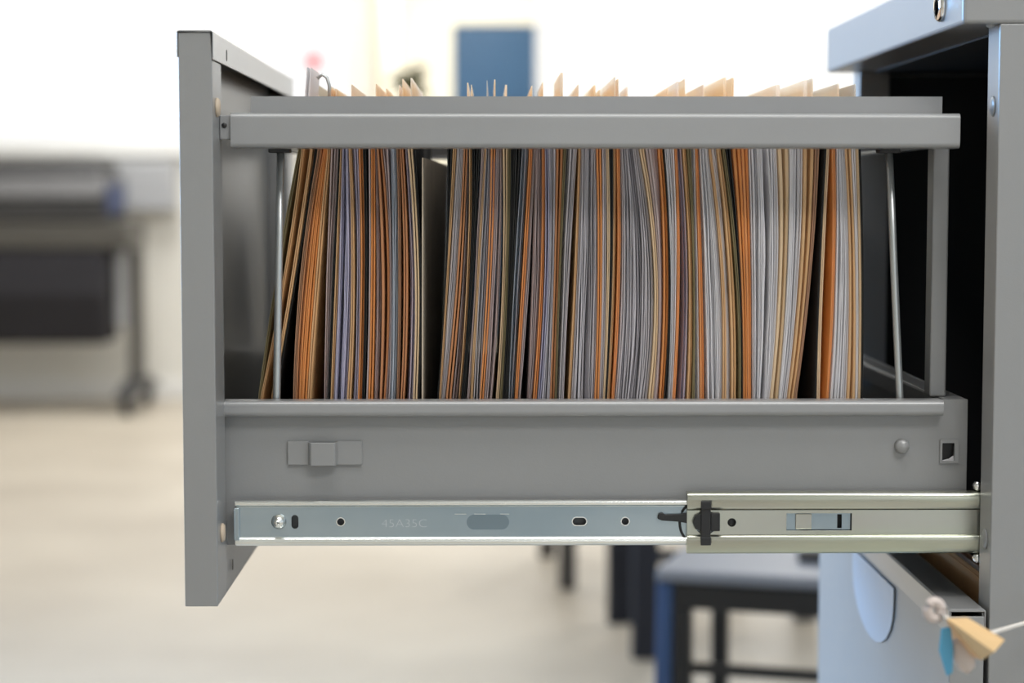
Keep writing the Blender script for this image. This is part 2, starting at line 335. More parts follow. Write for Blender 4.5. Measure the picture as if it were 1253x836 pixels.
# drawer front: shallow pan with folded flanges
fx0, fx1 = PX(219, 0, 100), PX(260.5, 0, 150)
fx0 = PX(222.5, 0, 418); fx1 = PX(263, 0, 418)
fz1, fz0 = PZ(39.5, 0, 235), PZ(742.5, 0, 250)
fd = .039; lipz = PZ(73, 0, 258)
fr = MB().box(fx0, fx0+.0012, .0012, Dp-.0012, fz0+.0012, fz1-.0012)             # outer skin
fr.box(fx0, fx1, 0, .0012, fz0, fz1).box(fx0, fx1, Dp-.0012, Dp, fz0, fz1)        # end walls
fr.box(fx0, fx1, .0012, Dp-.0012, fz1-.0012, fz1).box(fx0, fx1, .0012, Dp-.0012, fz0, fz0+.0012)
fr.box(fx1-.0012, fx1, .0012, fd, fz0+.0012, lipz).box(fx1-.0012, fx1, Dp-fd, Dp-.0012, fz0+.0012, lipz)  # vertical flanges
fr.box(fx1-.0012, fx1, fd, Dp-fd, fz0+.0012, fz0+.045)
fr.box(fx1-.0165, fx1-.0155, fd-.012, Dp-fd+.012, fz0+.02, lipz+.006)               # inner liner panel
fr.box(fx1-.0155, fx1-.0012, fd-.0012, fd, fz0+.045, lipz).box(fx1-.0155, fx1-.0012, Dp-fd, Dp-fd+.0012, fz0+.045, lipz)
front = fr.build('drawer_front', M['paint'], drawer, .0008)
MB().prism([(fx0-.0009, lipz+.0015), (fx0-.0009, fz1+.0002), (fx0+.0003, fz1+.0012), (fx1-.0004, fz1+.0012), (fx1+.0009, fz1), (fx1+.0009, lipz), (fx1+.0001, lipz), (fx1+.0001, fz1+.0001), (fx0-.0001, fz1+.0001), (fx0-.0001, lipz+.0015)], 'y', -.0006, Dp+.0006).build('top_cap', M['paint_rail'], drawer, .0005)
M['pull'] = mat('pull_sky_reflection', S(172, 182, 194), 0.3, 0, 0.03, 4)  # grey pull tinted pale blue to imitate reflected sky
pts = [(Dp/2-.075, fz1-.02), (Dp/2+.075, fz1-.02)]
for k in range(13):
    t = math.pi*k/12; pts.append((Dp/2+.075*math.cos(t), fz1-.03-.040*math.sin(t)))
MB().prism(pts, 'x', fx0-.0010, fx0-.0001).build('pull_plate', M['pull'], drawer, .0004)
for px, py, hh in ((277.5, 68, .0068), (285, 691, .0068)):
    y_, z_ = onx(px, py, fx1+.001)
    MB().plate(slot(y_, z_, .004, hh), [], 0, .0003).build('slot_hole', M['black'], drawer, rot=Matrix.Translation((fx1+.0011, 0, 0)) @ Matrix.Rotation(math.pi/2, 4, 'Z'))
for px, py in ((264.8, 131.5), (271, 652)):
    y_, z_ = onx(px, py, fx1)
    MB().lathe((fx1, y_, z_), (1, 0, 0), [(0, .0056), (.001, .0056), (.002, .0046), (.0022, 0)], 22).build('bumper_button', M['rubber'], drawer)
# drawer slide member
YI = .031
ix0, ix1 = PX(287, YI, 640), PX(980, YI, 640)
def zi(py): return PZ(py, YI, 560)
sl = MB()
for a, b, c, d in ((613, 614, 618.5, 620.5), (658, 660, 666, 668.5)):
    sl.prism([(.0365, zi(a)), (.0325, zi(a)), (.0314, zi(b)), (YI, zi((b+c)/2)), (.0314, zi(c)), (.0335, zi(d)), (.0365, zi(d))], 'x', ix0, ix1)
zs = zi(639.2)
hol = [slot(PX(361, .0335, 640), zs, .0043, .0085), slot(PX(417, .0335, 640), zs, .0044, .0044), slot(PX(709, .0335, 640), zs, .0082, .0046), slot(PX(765, .0335, 640), zs, .0044, .0044)]
sl.plate(rect(ix0+.001, ix1, zi(658), zi(620.5)), hol, .0335, .0347)
dsl = sl.build('drawer_slide', M['zinc_bright'], drawer, .0003)
MB().plate(rect(ix0+.0012, ix1-.001, zi(657.6), zi(621)), hol, .0332, .0335).build('slide_web', M['zinc'], drawer)
MB().plate(rect(ix0+.012, ix1-.002, zi(656), zi(624)), [], .0385, .0388).build('slide_backing', M['pdk'], drawer)  # dark sheet stands in for shade behind the slide holes
xa = PX(361, .0335, 640)
for px, w, h in ((709, .0082, .0046), (765, .0044, .0044), (417, .0044, .0044)):
    q = PX(px, .0335, 640)
    MB().plate(slot(q, zs, w+.0012, h+.0012), [slot(q, zs, w, h)], .0329, .0332).build('hole_rim', M['zinc_bright'], drawer)
x0_, x1_ = PX(571, .033, 640), PX(623, .033, 640)
MB().plate(slot((x0_+x1_)/2, zs-.0003, x1_-x0_, .0092), [], .03312, .0332).build('embossed_oval', M['zinc_dark'], drawer)
q = PX(557, .033)
eb = MB()
for px0, px1_ in ((556, 570), (580, 594), (612, 623)):
    eb.box(PX(px0, .033), PX(px1_, .033), .03295, .0332, zi(630.2), zi(629.6))
eb.build('stamped_ticks', M['zinc_bright'], drawer)
xt, zt_ = P(466.5, 645.5, .033)
MB().text('45A35C', .0072, xt, zt_, .0332, .00012, 1.16).build('stamped_number', M['zinc_mid'], drawer)
x_, z_ = P(341, 639, YI)
MB().lathe((x_, .0334, z_), (0, -1, 0), [(0, .0046), (.0012, .0046), (.0016, .0040), (.0038, .0034), (.0049, .0020), (.0052, .0007), (.0046, 0)], 24).build('screw', M['zinc_bright'], drawer)
MB().box(PX(284, YI), PX(290.5, YI), .0305, .0342, zi(661), zi(621.5)).box(PX(284, YI)-.0002, PX(284, YI)+.0008, .0300, .0400, zi(660), zi(623)).build('end_tab', M['zinc'], drawer, .0012, 3)
# black release lever and end bumper
lv = MB(); yl = .0318
lz_ = PZ(634, yl, 820)
lv.prism([(PX(806, yl), PZ(631, yl, 820)), (PX(808, yl), PZ(628, yl, 820)), (PX(812, yl), PZ(627.5, yl, 820)), (PX(815, yl), PZ(629.5, yl, 820)), (PX(833, yl), PZ(629, yl, 820)), (PX(845, yl), PZ(627, yl, 820)), (PX(845, yl), PZ(641, yl, 820)), (PX(833, yl), PZ(638.5, yl, 820)), (PX(811, yl), PZ(637, yl, 820)), (PX(806, yl), PZ(635, yl, 820))], 'y', yl-.001, yl+.0012)
lv.build('release_lever', M['black'], drawer, .0004)
pts = []
for k in range(13):
    a = math.radians(100+k*160/12); pts.append((PX(846, yl)+.0062*math.cos(a), yl+.001, PZ(640, yl, 840)+.0105*math.sin(a)))
MB().tube(pts, .0008, 8).build('end_bumper', M['black'], drawer)
# hanging rails
def rail(ys, sgn):
    y0 = ys; yb = ys+sgn*.020
    rx0, rx1 = PX(282, .026, 160), PX(1175, .026, 160)
    z1, z0 = PZ(138.5, .026, 700), PZ(181.5, .026, 700)
    r_ = .0032; pr_ = [(yb, z0)]
    for k in range(9): t = math.pi/2*k/8; pr_.append((y0+sgn*r_*(1-math.sin(t)), z0+r_*(1-math.cos(t))))
    for k in range(9): t = math.pi/2*k/8; pr_.append((y0+sgn*r_*(1-math.cos(t)), z1-r_*(1-math.sin(t))))
    pr_ += [(yb, z1), (yb, z1-.0014), (y0+sgn*.0034, z1-.0014), (y0+sgn*.0014, z1-.0034), (y0+sgn*.0014, z0+.0034), (y0+sgn*.0034, z0+.0014), (yb, z0+.0014)]
    a = MB().prism(pr_, 'x', rx0, rx1)
    yl_ = ys+sgn*.019
    lx0, lx1 = PX(307, .045, 128), PX(1153, .045, 128)
    zt1 = PZ(118, .045, 700)
    a.box(lx0, lx1, min(yl_, yl_+sgn*.0013), max(yl_, yl_+sgn*.0013), z1-.0016, zt1)
    r = a.build('hanging_rail', M['paint_rail'], drawer)
    MB().box(PX(286, .045), PX(307, .045)+.001, min(yl_-sgn*.006, yl_), max(yl_-sgn*.006, yl_), z1+.0001, z1+.0008).build('rail_tongue', M['rod'], drawer)
    xx0, xx1 = fx1, rx0+.002
    ya, yb2 = sorted((ys+sgn*.0025, ys+sgn*.006))
    zb_ = MB().box(xx0+.0001, xx1, ya, yb2, PZ(171, .03, 275), PZ(141, .03, 275))
    zb_.build('rail_bracket', M['paint_rail'], drawer, .0008, 3)
    return z0, z1
rz0, rz1 = rail(.026, 1)
rail(Dp-.026, -1)
x_, z_ = P(268, 153.5, .028)
MB().lathe((fx1+.003, .0284, z_), (0, -1, 0), [(0, .0016), (.0004, .0016), (.0005, 0)], 12).build('bracket_hole', M['black'], drawer)
# cross bar, back uprights, support rods
xcb = PX(1140, .05, 184)
MB().box(xcb-.004, xcb+.004, .0462, Dp-.0462, rz0+.0005, rz0+.0025).build('cross_bar', M['rod'], drawer, .0005)
xcb2 = PX(352, .06, 184)
MB().box(xcb2-.004, xcb2+.004, .0462, Dp-.0462, rz0+.0005, rz0+.0025).build('cross_bar', M['rod'], drawer, .0005)
for s in (0, 1):
    y0 = .060 if s == 0 else Dp-.060-.016
    ux0, ux1 = PX(1140, .06, 330), PX(1160, .06, 330)
    MB().box(ux0, ux1, y0, y0+.016, zb1, rz0+.004).build('back_upright', M['paint'], drawer, .0012, 3)
for s in (0, 1):
    yy = .055 if s == 0 else Dp-.055
    for (ta, tb) in (((343.5, 187), (338.5, 489)), ((1087.5, 184), (1101, 489))):
        xa, za = P(ta[0], ta[1], .055); xb_, zb_ = P(tb[0], tb[1], .055)
        ex = (xb_-xa)*.12
        MB().tube([(xa, yy, rz0+.004), (xa+(xb_-xa)*.5, yy, (za+zb_)/2), (xb_, yy, zb_), (xb_+ex, yy, zb_-.02)], .00235, 12).build('support_rod', M['rod'], drawer)
        MB().box(xa-.007, xa+.006, yy-.006, yy+.006, rz0-.0022, rz0+.0008).build('rod_grommet', M['black'], drawer, .0008)

# ---- middle and bottom drawers (closed)
def closed_drawer(x0, x1, z0, z1, label):
    b = MB().box(x0, x0+.0012, .0012, Dp-.0012, z0+.0012, z1-.0012).box(x0, x1, 0, .0012, z0, z1-.0045).box(x0, x1, Dp-.0012, Dp, z0, z1-.0045)
    b.box(x0, x1, .0012, Dp-.0012, z0, z0+.0012)
    b.box(x1-.0012, x1, .0012, Dp-.0012, z0+.0012, z1-.0022)
    d = b.build('drawer', M['paint'], cab, .0006); d['label'] = label
    MB().prism([(x0-.0006, z1-.016), (x0-.0006, z1-.001), (x0+.0008, z1), (x1-.0006, z1), (x1+.0008, z1-.0012), (x1+.0008, z1-.016), (x1, z1-.016), (x1, z1-.0018), (x0, z1-.0018), (x0, z1-.016)], 'y', 0, Dp).build('top_cap', M['paint_rail'], d, .0006)
    cz = z1-.032; cy = Dp/2
    pts = [(cy-.075, z1-.019), (cy+.075, z1-.019)]
    for k in range(13):
        a = math.pi*k/12; pts.append((cy+.075*math.cos(a)**1 if True else 0, z1-.03-.040*math.sin(a)))
    pl = MB().prism(pts, 'x', x0-.0016, x0-.0007)
    pl.build('pull_plate', M['pull'], d, .0004)
    yb0 = .075
    MB().box(x1, x1+.47, BY, BY+.0012, z0+.02, z1-.14).box(x1, x1+.47, BY2-.0012, BY2, z0+.02, z1-.14).box(x1, x1+.47, BY+.0012, BY2-.0012, z0+.02, z0+.0212).box(x1+.4688, x1+.47, BY+.0012, BY2-.0012, z0+.0212, z1-.14).build('tray', M['paint'], d)
    return d
lx0, lx1 = PX(1162, 0, 790), PX(1204, 0, 790)
z2 = PZ(745.5, 0, 1182)
closed_drawer(lx0, lx1, z2-.332, z2, 'closed drawer below the open one')
closed_drawer(lx0, lx1, z2-.668, z2-.335, 'closed bottom drawer')

# ------------------------------------------------------------------ folders and papers in the open drawer
# kind, stuff, near-edge limits at three heights of the row (bottom, middle, top)
ROW = [
('F','olive',315,317.3,337,339.5,364.5,368),('F','tan',317.6,320,346,349,369,372),('F','tan',331,333.5,356,359.5,379.5,382),('H','hang',334.5,336.5,360.5,362.5,385,388),
('F','brown',358.5,361.3,367,370,389,392.5),('F','rust',362,365.5,371,375,393,395.5),('F','orange',366,369,375.5,379.5,396,398),('F','orange',369.5,375,380,385,398.3,400.3),('F','tan',376,379,386,390,400.6,403.5),
('P','mauve',396,400,399,406,404.5,414),('H','hang',400.5,403,406.5,409,414.3,416),('F','tan',404,406.5,410,413,416.3,417.6),('P','lav',407.5,423,413.5,428.5,418,426),('F','tan',424,428.5,429.5,433,426.3,428.7),('P','lav',430,437,434,440,429,437.5),('F','orange',437.5,441.5,441,445.5,438.5,443),('H','hang',442.5,445.5,446,449,443.5,447),
('P','mauve',446,449.5,449.5,453,448.5,452.5),('F','orange',450,455.5,453.5,458.5,453.5,458),('P','mauve',456.5,463.5,459,466,458.5,460.5),('F','rust',464.5,471,467,476.5,461,467),('P','mauve',471.8,475.8,477,478.6,468,474),('P','blue',476.5,483.5,479,486.5,477.5,484),('F','brown',485,487.5,487.5,490.5,485,488),('F','rust',489.7,494,494,499,489,493),('P','lav',497,504.5,500.5,507,494,498.5),('F','pale',505,510,507.5,512.5,499,504.5),('H','hang',510.6,512.8,513,514.8,505.5,508),('K','pressboard',513.2,514.7,515.2,516.8,514,516.5),
('H','hang',534.5,536.4,544.5,546.2,547,553),('F','tan',536.7,538.7,546.5,548.5,554,558),('P','grey',539.4,544,549.5,558,559,567),('F','rust',545,551.5,558.6,564.6,567.5,572),('P','mauve',553,560,566,570.5,572.3,574),('F','tan',561,563,571,574,574.2,577),('H','hang',563.5,566,575,577,578,581),('H','hang',566.5,569,577.3,579.2,583,587),('P','mauve',570,574,580,583,588,593),('F','tan',575.5,578,583.5,586,593.5,595.2),('P','grey',579.5,586.7,586.5,594.7,595.5,600.5),('F','orange',587,591.5,595.8,601,601,606),('P','mauve',592.2,602,602,612,607,614.5),
('F','pale',606.5,610,615,618.4,615,621),('F','olive',611.5,614,619,621.7,622,625),('H','hang',615,618,622.3,625,626,630),('H','hang',618.5,621.5,625.5,628,631,637),('P','blue',622.5,629.5,629,638,639,647.5),('F','orange',630,633,639,643,648,651.5),('P','grey',633.6,636.6,643.5,648,652,655),('P','mauve',645.6,651,651,661,655.5,663),('F','orange',652,656.4,661.5,665,663.5,666.5),('P','lav',657.6,662,666,671,667,671),('P','grey',663,672.5,671.5,677.7,671.5,680),('F','rust',673,678.5,678,683.5,681,689),('F','olive',679,681,684,686,690,693),('P','grey',681.5,690,687.5,697,694,707),
('F','tan',695,697.7,703,705.5,708.5,711),('P','grey',699,727.3,706,731,711.5,729.5),('F','orange',727.7,733,731.5,736.3,730,735.5),('P','grey',734,737.5,737,742,737,741.3),('F','pale',738,740,743,746,742,745),('H','hang',740.5,742.5,746.8,749,746,750),('F','tan',743,746,750,753,751,754.5),('F','orange',748.5,751.5,755.5,759,755,758.5),('P','grey',752,792.4,759.8,800,759,782),('F','pale',793,799,801,805.2,782.8,788),('P','mauve',799.5,806,806,812,789,805),('F','orange',806.7,812,812.7,818.7,805.5,811),('H','hang',812.5,816.5,819,820.7,811.3,812.8),
('P','white',817.5,822.3,821,828,813.3,825),('F','orange',823,826.5,829,832,826,829),('P','lav',833.5,840,838,843,829.5,835),('F','tan',841,845.5,844,848,835.6,839.8),('F','olive',847,850.5,848.8,851,841,846),('P','white',852,856,851.5,854.7,848,851),('F','orange',857.5,862.5,856,860.5,851.7,855),('P','white',865,883.8,862,882.5,856,867),('F','tan',884.6,889,883,886.5,868,870.3),('P','white',890,894.5,887,891.7,871,877.3),('F','tan',895.4,901,892.6,898.5,878,882.5),('F','olive',904.5,906.5,901,904,884,887),('H','hang',907,909,904.5,906.5,889,894),
('F','orange',910.4,915,907.7,913,897.5,906.5),('F','orange',915.8,920,913.8,919.7,908,916),('P','white',921.8,942.5,921,954,917,952),('F','pale',943,953,955,963.7,953,966),('P','white',953.5,963,964.7,977.6,967,983),('F','tan',964,971,979.8,988.5,984,996.5),('F','brown',972,975,990,993,998.5,1003.5),
('H','hang',997.6,999.4,1002.2,1004,1010.2,1012),
('F','pale',1000,1003.5,1004.5,1008,1012.5,1015.5),('F','orange',1011.5,1014,1018.5,1022,1018.5,1022.5),('P','white',1015,1036.5,1022.8,1040.3,1024,1034.5),('F','tan',1037,1046.8,1041,1047.8,1035,1042),('P','white',1047.5,1050.8,1048.5,1052,1042.5,1048.5),('F','pale',1051.5,1054,1052.6,1055,1049,1051.5),('H','hang',1054.3,1056.3,1055.5,1057.5,1052,1054),
]
for a, b in zip(ROW, ROW[1:]):
    for k in (3, 5, 7):
        if a[k] > b[k-1]+.01: print('overlap', a, b)
ZL = [491, 340, 183]
YBASE = .060
def quad(p, ps):                                     # quadratic through three levels
    a, b, c = ZL; x, y, z = ps
    return x*(p-b)*(p-c)/((a-b)*(a-c)) + y*(p-a)*(p-c)/((b-a)*(b-c)) + z*(p-a)*(p-b)/((c-a)*(c-b))
def trio(it, f):                                     # interpolated limits: f in 0..1 across the item
    return tuple(it[2+2*k]+(it[3+2*k]-it[2+2*k])*f for k in range(3))
def xat(ps, py):
    if py > 491: q = quad(491, ps)+(quad(491, ps)-quad(470, ps))/21*(py-491)*.4
    elif py < 183: q = quad(183, ps)+(quad(183, ps)-quad(204, ps))/21*(py-183)*-1*(-.35) if False else quad(183, ps)+(quad(204, ps)-quad(183, ps))/21*(py-183)*.35
    else: q = quad(py, ps)
    return q
def leaf(mb, f0, f1, yn, yf, pytop, pybot=600, wav=0.0, ph=0.0, tab=None, n=16, fr=None):
    """one upright sheet; f0/f1 are px trios of its two faces at the near edge"""
    fr = fr or 6.0
    pys = [pybot+(pytop-pybot)*k/n for k in range(n+1)]
    rows = []
    for k, py in enumerate(pys):
        off = wav*(math.sin(py*fr/310+ph)+.6*math.sin(py*fr*2.3/310+ph*2.1))
        xa, z = P(xat(f0, py)+off, py, YBASE); xb = P(xat(f1, py)+off, py, YBASE)[0]
        rows.append((xa, xb, z))
    ys = [yn, yn+.5*(yf-yn), yf]
    grid = [[[mb.bm.verts.new((r[s], y, r[2])) for s in (0, 1)] for y in ys] for r in rows]
    R, Cn = len(rows), len(ys)
    for i in range(R-1):
        for j in range(Cn-1):
            for s in (0, 1):
                f = mb.bm.faces.new([grid[i][j][s], grid[i][j+1][s], grid[i+1][j+1][s], grid[i+1][j][s]]); f.smooth = True
        for j in (0, Cn-1): mb.bm.faces.new([grid[i][j][0], grid[i][j][1], grid[i+1][j][1], grid[i+1][j][0]])
    for i in (0, R-1):
        for j in range(Cn-1): mb.bm.faces.new([grid[i][j][0], grid[i][j+1][0], grid[i][j+1][1], grid[i][j][1]])
    return rows[-1]
# tab corners seen over the rail: near-edge px and top py
TABS = [(400,109,.10),(427,104,.08),(455,102.5,.09),(487,104,.08),(493,95,.08),(572,103,.08),(580,99,.10),(602,98,.07),(608,102,.12),(621,103,.10),(630,99,.09),(650,103,.08),(661,101,.09),(682,89,.07),(693,92,.11),(715,102,.1),(730,104,.12),(755,95,.07),(772,103,.1),(797,105,.09),(821,108,.12),(845,99,.10),(855,95,.14),(870,102,.09),(908,95,.13),(965,104,.10),(995,97,.09),(1040,103,.10),(1046,104,.07)]
COLN = {'olive':'dark olive','tan':'tan manila','brown':'brown','rust':'rust-brown','orange':'orange manila','pale':'pale cream manila','hang':'black','white':'white','lav':'lavender-tinted','blue':'pale blue','grey':'grey-white','mauve':'mauve-grey'}
ORD = ['zeroth','first','second','third','fourth','fifth','sixth','seventh','eighth','ninth','tenth','eleventh','twelfth','thirteenth','fourteenth','fifteenth','sixteenth','seventeenth','eighteenth','nineteenth','twentieth']
def ordw(n):
    if n <= 20: return ORD[n]
    t = ['', '', 'twenty', 'thirty', 'forty', 'fifty', 'sixty'][n//10]
    return t[:-1]+'ieth' if n % 10 == 0 else t+'-'+ORD[n % 10]
tot = {}
for it in ROW: tot[(it[0], it[1])] = tot.get((it[0], it[1]), 0)+1
cnt = {}
def where(key):
    cnt[key] = cnt.get(key, 0)+1
    a, b = cnt[key], tot[key]-cnt[key]+1
    if tot[key] == 1: return 'the only one in the open drawer'
    if key[0] == 'H': return (ordw(a)+' black one from the drawer front') if a <= b else (ordw(b)+' black one from the cabinet end')
    return (ordw(a)+' of its colour from the drawer front') if a <= b else (ordw(b)+' of its colour from the cabinet end')
ZB = zb0+.0016
for i, it in enumerate(ROW):
    kind, colr = it[:2]
    wpx = it[5]-it[4]
    loc = (P((it[4]+it[5])/2, 340, YBASE)[0], .25, ZB)
    yn = YBASE+random.uniform(0, .003)
    if kind == 'P':
        n = max(2, round(max(wpx, it[3]-it[2])/1.45))
        mb = MB()
        for k in range(n):
            g = 1.0/n; th = random.uniform(.35, .8)*g; c = (k+.5)*g
            if n > 6 and 1 < k < n-2 and random.random() < .13: continue
            y0 = yn+random.choice([0, 0, .001, .002, .004, .007, .012])+random.uniform(0, .002)
            top_ = random.uniform(140, 168)
            leaf(mb, trio(it, c-th/2), trio(it, c+th/2), y0, .36+random.uniform(-.02, .02), top_, wav=((.6 if n > 8 else .4) if n > 2 else .15)*min(1, 4*c*(1-c)+.05), ph=random.uniform(0, 1.1)+k*.4+i, fr=random.choice([5, 6, 7]))
        o = mb.build('paper_stack', M[colr])
        sz = 'thick' if n >= 10 else ('thin' if n <= 3 else 'medium')
        tag(o, '%s stack of %s paper sheets, %s' % (sz, COLN[colr], where((kind, colr))), 'paper', 'paper stacks in the open drawer')
    elif kind == 'K':
        mb = MB(); xn, zn = P(516.3, 193, YBASE+.004); xft = (549-600)/FPX*1.55; xfb = (538-600)/FPX*1.55; zlo = ZB+.002; ya = YBASE+.004; w_ = .0009
        q = [mb.bm.verts.new(p) for p in [(xn-.001, ya, zlo), (xn-.001+w_, ya, zlo), (xfb+w_, .40, zlo), (xfb, .40, zlo), (xn, ya, zn), (xn+w_, ya, zn), (xft+w_, .40, zn), (xft, .40, zn)]]
        for f in [(0,3,2,1),(4,5,6,7),(0,1,5,4),(1,2,6,5),(2,3,7,6),(3,0,4,7)]: mb.bm.faces.new([q[k] for k in f])
        o = mb.build('divider_board', M[colr]); tag(o, 'grey-brown divider board facing the dark gap between two rows of folders', 'divider', None)
    elif kind == 'H':
        r = empty('hanging_file', loc, 'black hanging file in the open drawer, %s' % where((kind, colr)), 'hanging file', 'black hanging files in the open drawer')
        for f0, f1 in ((0, .34), (.66, 1)):
            mb = MB(); leaf(mb, trio(it, f0), trio(it, f1), yn+random.uniform(0, .002), .40, random.uniform(128, 150), wav=.1, ph=i); mb.build('leaf', M[colr], r)
        mb = MB(); leaf(mb, trio(it, .3), trio(it, .7), yn, .40, 596, 602, n=1); mb.build('bottom_fold', M[colr], r)
    else:
        r = empty('file_folder', loc, '%s folder in the open drawer, %s' % (COLN[colr], where((kind, colr))), 'folder', 'card folders in the open drawer')
        w = max(wpx, .5)
        th = .36 if w < 6.5 else .30
        for h, (f0, f1) in enumerate(((0, th), (1-th, 1))):
            mb = MB(); tabd = None
            if h == 1:
                pxt = quad(183, trio(it, .5))
                best = min(TABS, key=lambda t: abs(t[0]-pxt))
                if abs(best[0]-pxt) < 9 and colr not in ('olive',):
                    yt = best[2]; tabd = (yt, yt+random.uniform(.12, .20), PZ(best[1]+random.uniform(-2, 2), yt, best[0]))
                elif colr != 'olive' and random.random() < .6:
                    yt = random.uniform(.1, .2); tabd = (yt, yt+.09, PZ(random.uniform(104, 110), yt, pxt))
            xa, xb, zt = leaf(mb, trio(it, f0), trio(it, f1), yn+(0 if h == 0 else random.uniform(0, .003)), .395, random.uniform(122, 136), wav=.12, ph=i+h*.2)
            cv = mb.build('back_cover' if h else 'front_cover', M[colr], r)
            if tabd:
                t0, t1, tz = tabd; mb = MB(); mb.prism([(t0, zt+.0001), (t1, zt+.0001), (t1-.006, tz), (t0+.001, tz)], 'x', xa, xb); mb.build('tab', M['lit_orange' if colr in ('orange', 'rust') else 'lit_card_tab'], cv)
        mb = MB(); leaf(mb, trio(it, .25), trio(it, .75), yn+.001, .39, 596, 602, n=1); mb.build('bottom_fold', M[colr], r)
# tall white bundle with a paper clip sticking up at the left
mb = MB()
for k in range(2):
    c = 375.5+k*4.4; yk = .085+(k % 2)*.002
    x0, zt0 = P(c, 82+k*.6, yk); zb_ = PZ(175, yk, 380)
    mb.prism([(x0-.004, zb_), (x0-.0034, zb_), (x0+.0005, zt0), (x0, zt0)], 'y', yk, .150)
o = mb.build('paper_stack', M['white']); tag(o, 'tall white sheets standing above the rail near the drawer front', 'paper')
x_, z_ = P(400, 97, .10)
pts = [(x_-.006, .10, z_+.0005), (x_-.003, .10, z_+.003), (x_, .10, z_+.001), (x_+.0015, .10, z_-.004), (x_+.0015, .10, z_-.02)]
tag(MB().tube(pts, .0011, 8).build('paper_clip', M['rod']), 'grey metal clip hooked above the white sheets', 'clip')

# folders in the closed drawer below, seen through the gap
for k, (px, c) in enumerate([(1196, 'tan'), (1204, 'white'), (1214, 'brown')]):
    x0 = PX(px, .06, 715)+.004; zt0 = PZ(712, .06, 1196)
    r = empty('file_folder', (x0, .22, z2-.30), ['tan folder inside the drawer below, closest to its front', 'white folder inside the drawer below, behind a tan folder', 'brown folder inside the drawer below, last behind the gap'][k], 'folder', 'folders in the drawer below')
    MB().box(x0, x0+.0008, .06, .38, z2-.30, zt0).build('front_cover', M[c], r); MB().box(x0+.0016, x0+.0024, .06, .38, z2-.30, zt0+.002).build('back_cover', M[c], r)

# ------------------------------------------------------------------ tag hanging at the right
ty = -.17
M['kraft'] = mat('kraft_paper', S(214, 180, 132), 0.75, 0, 0.06, 20)
M['bluetag'] = mat('blue_plastic', S(84, 160, 198), 0.4, 0, 0.05)
M['string'] = mat('white_string', S(222, 216, 208), 0.8, 0, 0.05)
M['clearish'] = mat('milky_plastic', S(226, 212, 204), 0.35, 0, 0.04, trans=0.3)
def T(px, py, y=ty): x, z = P(px, py, y); return (x, y, z)
tg = empty('paper_tag', T(1190, 785), 'folded kraft paper tag hanging on white string beside the lower drawer', 'tag')
mb = MB()
A, B_, Cc, D_ = T(1158, 757), T(1184, 756), T(1229, 783, ty-.01), T(1201, 808, ty-.012)
E_ = T(1172, 780, ty+.01); G_ = T(1206, 770, ty+.012); 
def tri(*ps):
    lo = [mb.bm.verts.new(Vector(p)+Vector((0, .0006, 0))) for p in ps]; up = [mb.bm.verts.new(Vector(p)-Vector((0, .0006, 0))) for p in ps]
    mb.bm.faces.new(lo); mb.bm.faces.new(up[::-1]); n = len(ps)
    for k in range(n): mb.bm.faces.new([lo[k], lo[(k+1)%n], up[(k+1)%n], up[k]])
M_ = T(1216, 798, ty-.03)
tri(A, B_, Cc); tri(A, Cc, M_); tri(A, M_, D_)
mb.build('tag_card', M['kraft'], tg)
mb = MB(); tri(A, D_, T(1196, 806, ty+.02), T(1168, 790, ty+.02)); mb.build('tag_fold', M['tan'], tg)
hook = (PX(1310, -.02, 740), -.012, PZ(740, -.012, 1310))
MB().tube([hook, T(1253, 763, -.04), T(1212, 775, ty+.014)], .0013, 8).build('string', M['string'], tg)
MB().tube([T(1160, 757), T(1153, 752, -.06), (lx0+.003, -.001, z2-.012)], .0013, 8).build('string', M['string'], tg)
MB().lathe((hook[0], -.0002, hook[2]), (0, -1, 0), [(0, .006), (.002, .006), (.003, .002), (.012, .002), (.0125, .0035), (.014, .0035), (.0145, 0)], 16).build('hook', M['chrome'], tg)
kt = empty('key_ring', T(1160, 780), 'blue plastic strip and milky ring hanging beneath the kraft tag', 'key ring')
mb = MB(); x0, y0, z0 = T(1159, 772); x1, y1, z1 = T(1166, 826)
mb.prism([(x0-.002, z0), (x0+.003, z0+.001), (x0+.0045, (z0+z1)/2), (x1+.001, z1), (x1-.002, z1-.002), (x0-.003, (z0+z1)/2)], 'y', ty+.004, ty+.006); mb.build('strip', M['bluetag'], kt, .0006)
mb = MB(); cx_, cy_, cz_ = T(1149, 752)
pts = [(cx_+.0034*math.cos(a*math.pi/8), cy_+.01, cz_+.0044*math.sin(a*math.pi/8)) for a in range(17)]
mb.tube(pts, .0028, 10); mb.build('ring', M['clearish'], kt)
mb = MB(); cx_, cy_, cz_ = T(1178, 804)
mb.lathe((cx_, cy_+.008, cz_+.009), (0.25, 0, -1), [(0, .0015), (.003, .0052), (.010, .0062), (.017, .0045), (.020, .001)], 16); mb.build('fob', M['clearish'], kt)

